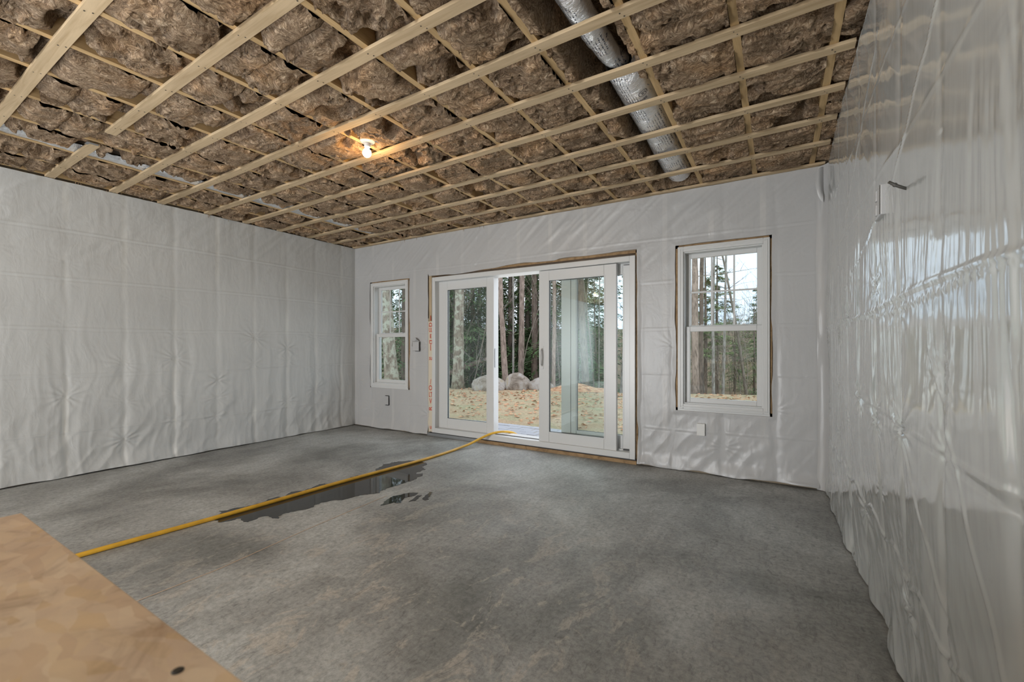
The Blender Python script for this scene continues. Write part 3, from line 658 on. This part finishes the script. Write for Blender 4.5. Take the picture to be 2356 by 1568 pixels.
# ------------------------------------------------------------------ hose, puddle, OSB
hp = [(-3.43, .35), (-3.425, .60), (-3.416, .849), (-3.39, 1.157), (-3.352, 1.601), (-3.327, 2.006), (-3.312, 2.30), (-3.295, 2.553), (-3.247, 3.023), (-3.215, 3.35), (-3.203, 3.607), (-3.203, 3.85)]
P3 = [(x, y, .015) for x, y in hp]+[(-3.204, 4.0, .018), (-3.170, 4.18, .040), (-3.120, 4.32, .082), (-3.055, 4.43, .125), (-2.990, 4.52, .146), (-2.925, 4.60, .147), (-2.86, 4.70, .122), (-2.80, 4.79, .05), (-2.76, 4.86, -.02), (-2.6, 4.90, -.036), (-2.3, 4.90, -.036)]
def smooth_path(P, k=5):
    P = [Vector(p) for p in P]; out = []
    for i in range(len(P)-1):
        p0, p1, p2, p3 = P[max(i-1, 0)], P[i], P[i+1], P[min(i+2, len(P)-1)]
        for j in range(k):
            t = j/k; out.append(.5*((2*p1)+(p2-p0)*t+(2*p0-5*p1+4*p2-p3)*t*t+(3*p1-p0-3*p2+p3)*t**3))
    out.append(P[-1]); return out
tag(MB().tube(smooth_path(P3), .0145, 14).build('garden_hose', M['hose'], None, True), 'yellow hose snaking across the concrete and out through the open door', 'hose')
def puddle(pts, seed, label, group=None, jag=.02, stretch=2.0):
    P = [Vector((x, y, 0)) for x, y in pts]; out = []; r = random.Random(seed)
    for i in range(len(P)):
        a, b = P[i], P[(i+1) % len(P)]; n = max(2, int((b-a).length/.014))
        for j in range(n):
            q = a.lerp(b, j/n); out.append((q.x+jag*mnoise.noise(Vector((q.x*9, q.y*28, seed)))+jag*.5*mnoise.noise(Vector((q.x*25, q.y*60, seed+3))), q.y+jag*stretch*mnoise.noise(Vector((q.x*24, q.y*7, seed+9)))))
    b = bmesh.new(); lo = [b.verts.new((x, y, .0006)) for x, y in out]; hi = [b.verts.new((x, y, .0022)) for x, y in out]
    b.faces.new(hi); 
    for i in range(len(out)): b.faces.new((lo[i], lo[(i+1) % len(out)], hi[(i+1) % len(out)], hi[i]))
    bmesh.ops.triangulate(b, faces=[f for f in b.faces if len(f.verts) > 4]); bmesh.ops.recalc_face_normals(b, faces=b.faces)
    me = bpy.data.meshes.new('water_puddle'); b.to_mesh(me); b.free(); return tag(link('water_puddle', me, M['water']), label, 'puddle', group)
puddle([(-3.50, 1.62), (-3.44, 1.75), (-3.42, 1.86), (-3.455, 1.95), (-3.40, 2.03), (-3.46, 2.13), (-3.40, 2.22), (-3.44, 2.36), (-3.36, 2.46), (-3.37, 2.68), (-3.30, 2.85), (-3.41, 3.00), (-3.46, 3.12), (-3.42, 3.28), (-3.33, 3.37), (-3.22, 3.40),
        (-3.08, 3.36), (-3.06, 3.24), (-2.96, 3.20), (-2.97, 3.10), (-2.86, 3.04), (-2.83, 2.90), (-2.83, 2.72), (-2.86, 2.60), (-2.82, 2.50), (-2.89, 2.40), (-2.93, 2.24), (-3.03, 2.12), (-2.99, 1.98), (-3.03, 1.90), (-3.06, 1.80), (-3.0, 1.74), (-3.14, 1.72), (-3.12, 1.62), (-3.23, 1.60), (-3.27, 1.52), (-3.36, 1.50)], 3,
       'long dark puddle of water lying along both sides of the yellow hose', jag=.022)
for k, pp in enumerate(([(-2.66, 2.50), (-2.60, 2.62), (-2.54, 2.66), (-2.52, 2.60), (-2.55, 2.50), (-2.49, 2.42), (-2.545, 2.40), (-2.58, 2.30), (-2.62, 2.36), (-2.64, 2.42)],
                        [(-2.47, 2.72), (-2.445, 2.74), (-2.385, 2.60), (-2.36, 2.585), (-2.37, 2.56), (-2.41, 2.57)],
                        [(-2.50, 2.62), (-2.475, 2.64), (-2.43, 2.50), (-2.46, 2.46)])):
    puddle(pp, 20+k, ('wet splash mark with ragged fingers beside the long puddle', 'thin wet streak right of the splash mark, farthest from the hose', 'short wet streak between the splash mark and the thin streak')[k], jag=.012)
tb = thing('osb_half_wall', 'wood-chip board top of a half wall in the lower left foreground', 'half wall', (-.7, -.4, 0))
put(MB().box(-1.200, -.20, -1.2, .212, .880, .900, .0015).build('osb_top', M['osb']), tb)
put(MB().box(-1.185, -.22, -1.18, .197, 0, .880).build('osb_body', M['osb']), tb)
put(MB().lathe([(.0052, 0), (.0052, .0012), (.004, .002)], (-.487, .186, .8995), 12).build('nail_head', M['nail']), tb)

# ------------------------------------------------------------------ outdoors
def bark(name, lo, hi, sc=6, lich=None):
    m, t, b = mat(name, hi, .9, .1); n = N(t); v = n.coord((1, 1, .28), geo=True)
    f = n.noise(v, sc*3, 6, .8, .65); c = n.ramp(f, [(.35, lo), (.62, hi)])
    if lich: c = n.mix(n.ramp(n.noise(n.coord(geo=True), 5, 5, .4, .7), [(.48, (0, 0, 0)), (.56, (1, 1, 1))]), c, lich)
    n.link(c, b.inputs['Base Color']); n.bump(b, f, .8, .03); return m
M['bark_grey'] = bark('lichen_bark', (.14, .11, .085), (.34, .29, .23), 4, (.42, .42, .34))
M['bark_red'] = bark('pine_bark', (.17, .13, .105), (.42, .33, .275), 5)
M['bark_dark'] = bark('dark_bark', (.09, .072, .06), (.22, .17, .135), 5)
M['bark_pale'] = bark('pale_sapling_bark', (.16, .14, .12), (.42, .40, .36), 5)
M['twig'] = bark('twigs', (.14, .115, .09), (.30, .26, .215), 5)
def leafm(name, a, b_c):
    m, t, b = mat(name, a, .7, .2); n = N(t)
    oi = n.noise(n.coord(geo=True), 1.4, 4, 0, .7); n.link(n.ramp(oi, [(.3, a), (.7, b_c)]), b.inputs['Base Color']); return m
M['hemlock'] = leafm('hemlock_needles', (.06, .11, .05), (.17, .25, .10))
M['pine'] = leafm('pine_needles', (.10, .15, .06), (.26, .33, .13))
M['brush'] = leafm('autumn_brush', (.20, .15, .09), (.33, .27, .17))
def ground(name, stops, sc=1.4):
    m, t, b = mat(name, (.3, .25, .18), .95, .1); n = N(t); P = n('NewGeometry').outputs['Position']
    c = n.ramp(n.noise(P, sc, 6, .5, .7), stops)
    g = n.ramp(n.noise(n('Mapping', {'Vector': P, 'Scale': (9, 30, 9), 'Rotation': (0, 0, .3)}).outputs[0], 3, 5, 1, .75), [(.38, (.38, .34, .30)), (.48, (.98, .98, 1)), (.62, (1.35, 1.35, 1.32))])
    n.link(n.mix(1.0, c, g, 'MULTIPLY'), b.inputs['Base Color']); n.bump(b, n.noise(P, 26, 6), .8, .03); return m
M['lawn'] = ground('straw_lawn', [(.3, (.40, .28, .175)), (.48, (.44, .345, .225)), (.62, (.36, .34, .21)), (.75, (.42, .27, .17))])
M['forest'] = ground('forest_floor', [(.3, (.16, .115, .075)), (.5, (.22, .16, .105)), (.7, (.13, .13, .08))], .8)
M['hill'] = ground('far_hill', [(.3, (.12, .11, .085)), (.5, (.20, .18, .145)), (.7, (.10, .125, .075))], .5)
M['paver'] = mat('bluestone_paver', (.42, .43, .46), .75)[0]
rv, fv = Vector((math.cos(YAW), math.sin(YAW))), Vector((-math.sin(YAW), math.cos(YAW)))
def at(u, d):                     # plan position seen at image column u at depth d
    p = rv*((u-1178)/999*d)+fv*d; return p.x, p.y

# lawn edge follows the boulders; the ground drops behind it, then rises to a far wooded hill
def gz(X, Y):
    dep = -X*math.sin(YAW)+Y*math.cos(YAW); lat = X*math.cos(YAW)+Y*math.sin(YAW)
    e = np.where(lat > 1.2, 12.4-.16*(lat-1.2), 13.6)
    lawn = -.05+.02*(fbm(X*1.3, Y*1.3, 2, 3)-.5)-.03*sm(6, 11, Y)
    return lawn-.9*sm(e, e+3.5, dep)+.25*(fbm(X*.5, Y*.5, 6, 3)-.5)*sm(e, e+3, dep)+(4.2+2.5*fbm(X*.12, Y*.12, 91, 3))*sm(30, 80, dep), dep, e
xs_, ys_ = np.meshgrid(np.linspace(-17, 6, 150), np.linspace(4.66, 15.5, 90), indexing='ij'); Z, dep, e = gz(xs_, ys_)
dc = (dep[:-1, :-1]+dep[1:, 1:])/2; ec = (e[:-1, :-1]+e[1:, 1:])/2
tag(link('lawn', gridmesh('lawn', np.stack([xs_, ys_, Z], -1), keep=dc < ec+.35), M['lawn'], None, True), kind='structure')
xs_, ys_ = np.meshgrid(np.linspace(-85, 45, 220), np.linspace(7.5, 100, 150), indexing='ij'); Z, dep, e = gz(xs_, ys_)
dc = (dep[:-1, :-1]+dep[1:, 1:])/2
tag(link('forest_ground', gridmesh('forest_ground', np.stack([xs_, ys_, Z-.03], -1), keep=dc > 12.0), M['forest'], None, True), kind='structure')
# pavers outside the sill
pv = tag(MB().box(-4.6, -.9, 4.70, 6.02, -.12, -.065).build('paved_strip', mat('joint_sand', (.30, .28, .25), .9)[0]), kind='structure')
pm = None; r = random.Random(2)
for j in range(9):
    for i in range(16):
        x = -4.55+i*.232+(j % 2)*.116; y = 4.715+j*.150
        if x > -1.0: continue
        if pm is None: o = MB().box(-.112, .112, -.071, .071, -.03, .03, .006).build('paver', M['paver'], pv); pm = o
        else: o = pm.copy(); C.objects.link(o); o.parent = pv
        o.location = (x, y, -.068+r.uniform(-.004, .004))
# leaves lying on the lawn
r = np.random.RandomState(5); n_ = 5200
lx = r.uniform(-14, 4, n_); ly = 6.1+7.4*r.rand(n_)**.85; Zl, dep, e = gz(lx, ly); ok = dep < e
lx, ly, Zl = lx[ok], ly[ok], Zl[ok]; k = len(lx); an = r.uniform(0, 6.28, k); sz = r.uniform(.025, .065, k)
ca, sa = np.cos(an)*sz, np.sin(an)*sz; tl = r.uniform(-.02, .03, (4, k))
V = np.stack([np.stack([lx+ca, ly+sa, Zl+.012+tl[0]*.3+.004], -1), np.stack([lx-sa*.5, ly+ca*.5, Zl+.02+np.abs(tl[1])], -1), np.stack([lx-ca, ly-sa, Zl+.012+tl[2]*.3+.004], -1), np.stack([lx+sa*.5, ly-ca*.5, Zl+.010+np.abs(tl[3])*.4], -1)], 1)
m, t, b = mat('dead_leaves', (.4, .22, .12), .8, .15); n = N(t)
n.link(n.ramp(n.noise(n.coord(geo=True), 7, 2), [(.3, (.20, .10, .05)), (.45, (.48, .22, .12)), (.6, (.60, .40, .24)), (.7, (.36, .15, .08))]), b.inputs['Base Color']); M['leaf'] = m
tag(link('fallen_leaves', npmesh('fallen_leaves', V.reshape(-1, 3), np.arange(4*k).reshape(-1, 4)), M['leaf']), 'brown and red fallen leaves scattered over the straw lawn', 'leaves', kind='stuff')

m, t, b = mat('boulder', (.5, .47, .43), .9, .2); n = N(t); P = n('NewGeometry').outputs['Position']
c = n.ramp(n.noise(P, 2.6, 6, .6, .65), [(.36, (.15, .12, .095)), (.46, (.27, .225, .18)), (.56, (.36, .33, .30)), (.68, (.33, .27, .18))])
n.link(c, b.inputs['Base Color']); n.bump(b, n.noise(P, 9, 6), .6, .04); M['rock'] = m
def boulder(u, d, w, h, seed, label, flat=0):
    x, y = at(u, d); b = bmesh.new(); bmesh.ops.create_icosphere(b, subdivisions=4, radius=1)
    for v in b.verts:
        p = v.co.normalized(); k = 1+.20*mnoise.noise(p*1.3+Vector((seed, 0, 0)))+.07*mnoise.noise(p*3.5+Vector((0, seed, 0)))
        cell = mnoise.cell_vector(p*1.1+Vector((seed, seed, 0)))
        v.co = p*k; f = max(0, v.co.dot(Vector((.5, -.6, .62)))-(.78-flat)); v.co -= Vector((.5, -.6, .62))*f*.8
        f = max(0, v.co.dot(Vector((-.75, -.5, .4)))-.82); v.co -= Vector((-.75, -.5, .4))*f*.8
        v.co = Vector((v.co.x*w/2, v.co.y*w*.42, max(v.co.z, -.4)*h*.72+h*.24))
    me = bpy.data.meshes.new('boulder'); b.to_mesh(me); b.free()
    o = link('boulder', me, M['rock'], None, True); o.location = (x, y, -.09); o.rotation_euler = (0, 0, YAW+seed*.1); tag(o, label, 'boulder'); return o
boulder(1122, 13.1, 1.05, .46, 1.0, 'broad pale boulder with a mossy crack, nearest the lichened tree', .1)
boulder(1190, 13.3, .84, .52, 4.0, 'rounded pinkish boulder, the middle one of three')
boulder(1243, 13.4, .86, .36, 7.3, 'low pinkish boulder, partly behind the sliding panel')

def trunk(u, d, r0, h, lean=(0, 0), mm='bark_red', label='', curve=.1, seed=1, cat='tree', group=None, branches=0, base=None):
    x, y = at(u, d); z0 = float(gz(np.array([x]), np.array([y]))[0][0])-.1
    t = thing('tree', label, cat, (x, y, z0), group); mb = MB(); pts, rad = [], []; rr = random.Random(seed)
    for k in range(15):
        f = k/14; zz = h*f; pts.append((lean[0]*f+curve*math.sin(f*3+seed)*.4, lean[1]*f+curve*math.cos(f*2+seed)*.3, zz)); rad.append(r0*(1-.55*f)*(1.35 if k == 0 else (1.1 if k == 1 and h < 9 else 1)))
    mb.tube(pts, rad, 14)
    for v in mb.bm.verts: v.co += Vector((mnoise.noise(v.co*3.3+Vector((seed, 0, 0))), mnoise.noise(v.co*3.1+Vector((0, seed, 0))), 0))*r0*.22
    mb.build('trunk', M[mm], t, True)
    if branches:
        bb = MB()
        for k in range(branches):
            f = rr.uniform(.18, .95); a = rr.uniform(0, 6.28); L = rr.uniform(.5, 1.9)*(1.1-f*.5); p = Vector(pts[int(f*14)])
            d1_ = Vector((math.cos(a), math.sin(a), rr.uniform(-.1, .5))); q = [p, p+d1_*L*.5+Vector((0, 0, .05)), p+d1_*L+Vector((0, 0, rr.uniform(-.2, .3)))]
            bb.tube(q, [r0*.16, r0*.10, r0*.03], 4)
            for j in range(3):
                s_ = q[1].lerp(q[2], rr.random()); e_ = s_+Vector((rr.uniform(-.4, .4), rr.uniform(-.4, .4), rr.uniform(-.1, .4)))*L*.5; bb.tube([s_, s_.lerp(e_, .5)+Vector((0, 0, .03)), e_], [r0*.06, r0*.045, r0*.015], 3)
        bb.build('branches', M['twig'], t)['kind'] = 'stuff'
    return t
trunk(1051, 13.5, .165, 9, (.15, .1), 'bark_grey', 'big lichen-covered trunk standing on the lawn edge left of the boulders', .08, 1)
trunk(902, 12.8, .20, 9, (-.9, .1), 'bark_grey', 'thick leaning trunk seen through the left window', .1, 2)
trunk(1166, 14.8, .105, 10, (-.45, 0), 'bark_red', 'slightly leaning brown trunk behind the gap of the first two boulders', .2, 3)
trunk(1199, 16, .115, 12, (.15, 0), 'bark_red', 'tall straight grey-brown trunk behind the middle boulder', .05, 4)
trunk(1231, 16.5, .135, 12, (-.1, 0), 'bark_dark', 'dark trunk beside the sliding panel, right of the straight one', .06, 5)
trunk(1180, 15.5, .040, 8, (-.1, 0), 'bark_pale', 'thin pale birch between the two brown trunks', .12, 6, branches=12)
trunk(1271, 14.5, .075, 9, (.1, 0), 'bark_red', 'slim trunk seen at the left edge of the sliding panel glass', .08, 7, branches=6)
trunk(1348, 15.0, .13, 11, (-.5, 0), 'bark_dark', 'dark leaning trunk seen through the middle of the sliding panel glass', .1, 8)
for k, (u, d, r0, ln) in enumerate(((1362, 16, .03, -.5), (1372, 15.5, .028, .4), (1381, 17, .035, -.2), (1336, 17, .03, .5), (1311, 18, .035, .3), (1426, 15, .05, .1))):
    trunk(u, d, r0, 7.5, (ln, 0), 'bark_pale' if k % 2 else 'twig', 'slender bare sapling crowded behind the right half of the sliding door', .3, 20+k, group='saplings behind the sliding door', branches=9)
trunk(1599, 12.6, .105, 10, (0, .1), 'bark_red', 'thick brown trunk at the left edge of the right window', .03, 9, branches=5)
trunk(1613, 13.4, .08, 10, (.1, 0), 'bark_dark', 'dark smooth trunk just right of the thick one in the right window', .05, 10)
trunk(1652, 14, .052, 9, (-.25, 0), 'bark_pale', 'pale crooked sapling left of centre in the right window', .3, 11, branches=16)
trunk(1664, 14.6, .048, 10, (.1, 0), 'bark_pale', 'pale straight birch in the centre of the right window', .1, 12, branches=16)
trunk(1716, 17, .06, 8, (-1.2, 0), 'twig', 'branching bare tree at the right side of the right window', .3, 13, branches=40)

# fallen log
lg = thing('fallen_log', 'fallen log with broken branches lying behind the lichened trunk', 'log', (*at(1070, 15.2), .3))
x0, y0 = at(1022, 15.6); x1, y1 = at(1135, 16.2)
put(MB().tube([(x0, y0, .18), ((x0+x1)/2, (y0+y1)/2, .55), (x1, y1, .85)], [.10, .09, .07], 10).build('log_trunk', M['bark_red'], None, True), lg)
bb = MB(); rr = random.Random(5)
for k in range(16):
    f = rr.random(); p = Vector((x0+(x1-x0)*f, y0+(y1-y0)*f, .25+.6*f)); e = p+Vector((rr.uniform(-.7, .7), rr.uniform(-.6, .2), rr.uniform(-.7, .9))); bb.tube([p, p.lerp(e, .5)+Vector((.04, 0, .04)), e], [.028, .02, .008], 4)
put(bb.build('broken_branches', M['bark_pale']), lg)['kind'] = 'stuff'

# evergreen crowns: drooping boughs of needle sprays
def crown(seed, h, rad, nb, droop, dens, qs=.10):
    r = np.random.RandomState(seed); V = []
    for k in range(nb):
        f = (k+.5)/nb; z = h*f; L = rad*(1-.8*f)*(.7+.5*r.rand()); a = r.uniform(0, 6.28)
        m_ = int(dens*(.4+L/rad)); t = r.rand(m_)**.7; side = r.normal(0, .20*L, m_)*(.25+t*.8)
        px = np.cos(a)*t*L-np.sin(a)*side; py = np.sin(a)*t*L+np.cos(a)*side; pz = z-droop*L*t*t-.10*np.abs(side)+r.normal(0, .05, m_)
        d = a+np.sign(side)*.7+r.normal(0, .35, m_); s = qs*(.6+.8*r.rand(m_)); w = s*.42; dz = -.25+r.normal(0, .22, m_)
        cx, sy = np.cos(d), np.sin(d); c0 = np.stack([px, py, pz], -1); u_ = np.stack([cx, sy, dz], -1)*s[:, None]; v_ = np.stack([-sy, cx, r.normal(0, .4, m_)], -1)*w[:, None]
        V.append(np.stack([c0-u_*.5-v_*.3, c0+v_*.5, c0+u_, c0-v_*.5], 1))
    V = np.concatenate(V); return npmesh('foliage', V.reshape(-1, 3), np.arange(len(V)*4).reshape(-1, 4))
cm = [crown(1, 8, 2.3, 80, .35, 100, .11), crown(2, 9, 2.6, 84, .45, 100, .11), crown(3, 7, 2.0, 55, .3, 90, .12)]
pm_ = [crown(7, 5, 1.9, 34, -.05, 120, .14), crown(8, 6, 2.2, 38, .0, 120, .14)]
for mm in cm: mm.materials.append(M['hemlock'])
for mm in pm_: mm.materials.append(M['pine'])
tr_me = MB().tube([(0, 0, 0), (.05, 0, 4), (0, 0, 10)], [.13, .10, .03], 8).build('trunk', M['bark_dark']); tme = tr_me.data; bpy.data.objects.remove(tr_me)
def evergreen(u, d, me, z, label, group, sc=1.0, rot=0, dz=0):
    x, y = at(u, d); z0 = float(gz(np.array([x]), np.array([y]))[0][0])-.1
    t = thing('evergreen_tree', label, 'tree', (x, y, z0), group); t.scale = (sc,)*3; t.rotation_euler = (0, 0, rot)
    a = link('trunk', tme, None, t); b = link('foliage', me, None, t); b['kind'] = 'stuff'; b.location = (0, 0, z); return t
rr = random.Random(3)
for k in range(26):
    d = rr.uniform(34, 62); u = rr.uniform(850, 1500) if k < 16 else rr.uniform(1540, 1800)
    evergreen(u, d, cm[k % 3], -.3, 'distant evergreen on the low wooded ridge far behind the lawn', 'evergreens on the far ridge', rr.uniform(.5, .95) if k < 16 else rr.uniform(.4, .7), k)
G1 = 'dark hemlocks behind the boulders'
for k, (u, d, z, mi) in enumerate(((930, 15.5, .5, 0), (985, 18, .2, 1), (1035, 18, .8, 0), (1085, 17.5, .9, 1), (1120, 20, .3, 2), (1150, 19, 1.3, 0), (1192, 21, 1.2, 1), (1235, 20, 1.2, 2), (1275, 19, .6, 0), (1310, 18.5, .4, 1), (1350, 21, .8, 2), (1400, 19, .3, 0), (900, 19, .3, 1), (1060, 24, 0, 0), (1010, 26, 0, 1), (1130, 27, 0, 0), (1220, 28, 0, 1), (1300, 27, 0, 0), (1050, 16.5, .2, 2), (1105, 18.5, .0, 0), (1172, 18, -.2, 2), (1215, 18.5, .1, 2), (1262, 17, -.4, 2), (1335, 17.5, -.4, 2))):
    evergreen(u, d, cm[mi], z, 'dark hemlock with drooping boughs in the woods behind the boulders', G1, rr.uniform(.85, 1.1), rr.uniform(0, 6))
for k, (u, d, z, mi, sc) in enumerate(((1622, 17, 3.0, 0, .62), (1650, 20, 3.2, 1, .66), (1748, 24, 3.2, 1, .6))):
    evergreen(u, d, pm_[mi], z, ('green pine crown high in the left panes of the right window', 'green pine crown behind the centre panes of the right window', 'small pine crown at the upper right of the right window')[k], None, sc, k*2)
for k, (u, d) in enumerate(((1690, 22), (1735, 20), (1640, 24), (1700, 28), (1750, 27), (1600, 26))):
    evergreen(u, d, cm[2], -.6, 'young low evergreen in the thicket seen through the right window', 'low evergreens seen through the right window', .42, k)

# bare brush and far trees
def brush(seed, h, n, spread):
    rr = random.Random(seed); mb = MB()
    def grow(p, d, L, r, lv):
        e = p+d*L; m = p.lerp(e, .5)+Vector((rr.uniform(-1, 1), rr.uniform(-1, 1), 0))*L*.06
        mb.tube([p, m, e], [r, r*.8, r*.55], 3, False)
        if lv:
            for k in range(3):
                f = rr.uniform(.35, 1); q = p.lerp(e, f); dd = (d+Vector((rr.uniform(-.8, .8), rr.uniform(-.8, .8), rr.uniform(-.1, .5)))).normalized(); grow(q, dd, L*rr.uniform(.4, .65), r*.5, lv-1)
    for k in range(n):
        grow(Vector((rr.uniform(-spread, spread), rr.uniform(-spread, spread), 0)), Vector((rr.uniform(-.25, .25), rr.uniform(-.25, .25), 1)).normalized(), h*rr.uniform(.5, .8), .022, 3)
    o = mb.build('bare_tree', M['twig']); me = o.data; bpy.data.objects.remove(o); return me
bm_ = [brush(1, 5, 3, .8), brush(2, 6.5, 3, 1.0), brush(3, 3.5, 5, 1.0), brush(4, 8, 2, .7)]
rr = random.Random(11)
for k in range(90):
    d = rr.uniform(15.5, 42); u = rr.uniform(850, 1480) if k % 3 else rr.uniform(1540, 1800)
    x, y = at(u, d); z0 = float(gz(np.array([x]), np.array([y]))[0][0])-.1
    o = link('bare_tree', bm_[rr.randrange(4)]); o.location = (x, y, z0); o.rotation_euler = (0, 0, rr.uniform(0, 6.28)); s_ = rr.uniform(.45, .95)
    o.scale = (s_, s_, s_*rr.uniform(.9, 1.2)); tag(o, 'leafless grey tree among many in the woods beyond the lawn', 'tree', 'leafless trees in the woods')
# brown mound of leaves by the wood's edge
x, y = at(1322, 13.2); X, Y = np.meshgrid(np.linspace(-1, 1, 30), np.linspace(-.7, .7, 22), indexing='ij')
Z = .22*np.exp(-(X**2/.35+Y**2/.18))+.03*(fbm(X*6, Y*6, 3, 3)-.5)-.03
o = link('leaf_mound', gridmesh('leaf_mound', np.stack([X, Y, Z], -1)), M['leaf'], None, True); o.location = (x, y, -.07); o.rotation_euler = (0, 0, YAW)
tag(o, 'low mound of raked leaves at the wood edge behind the sliding glass', 'leaf pile')
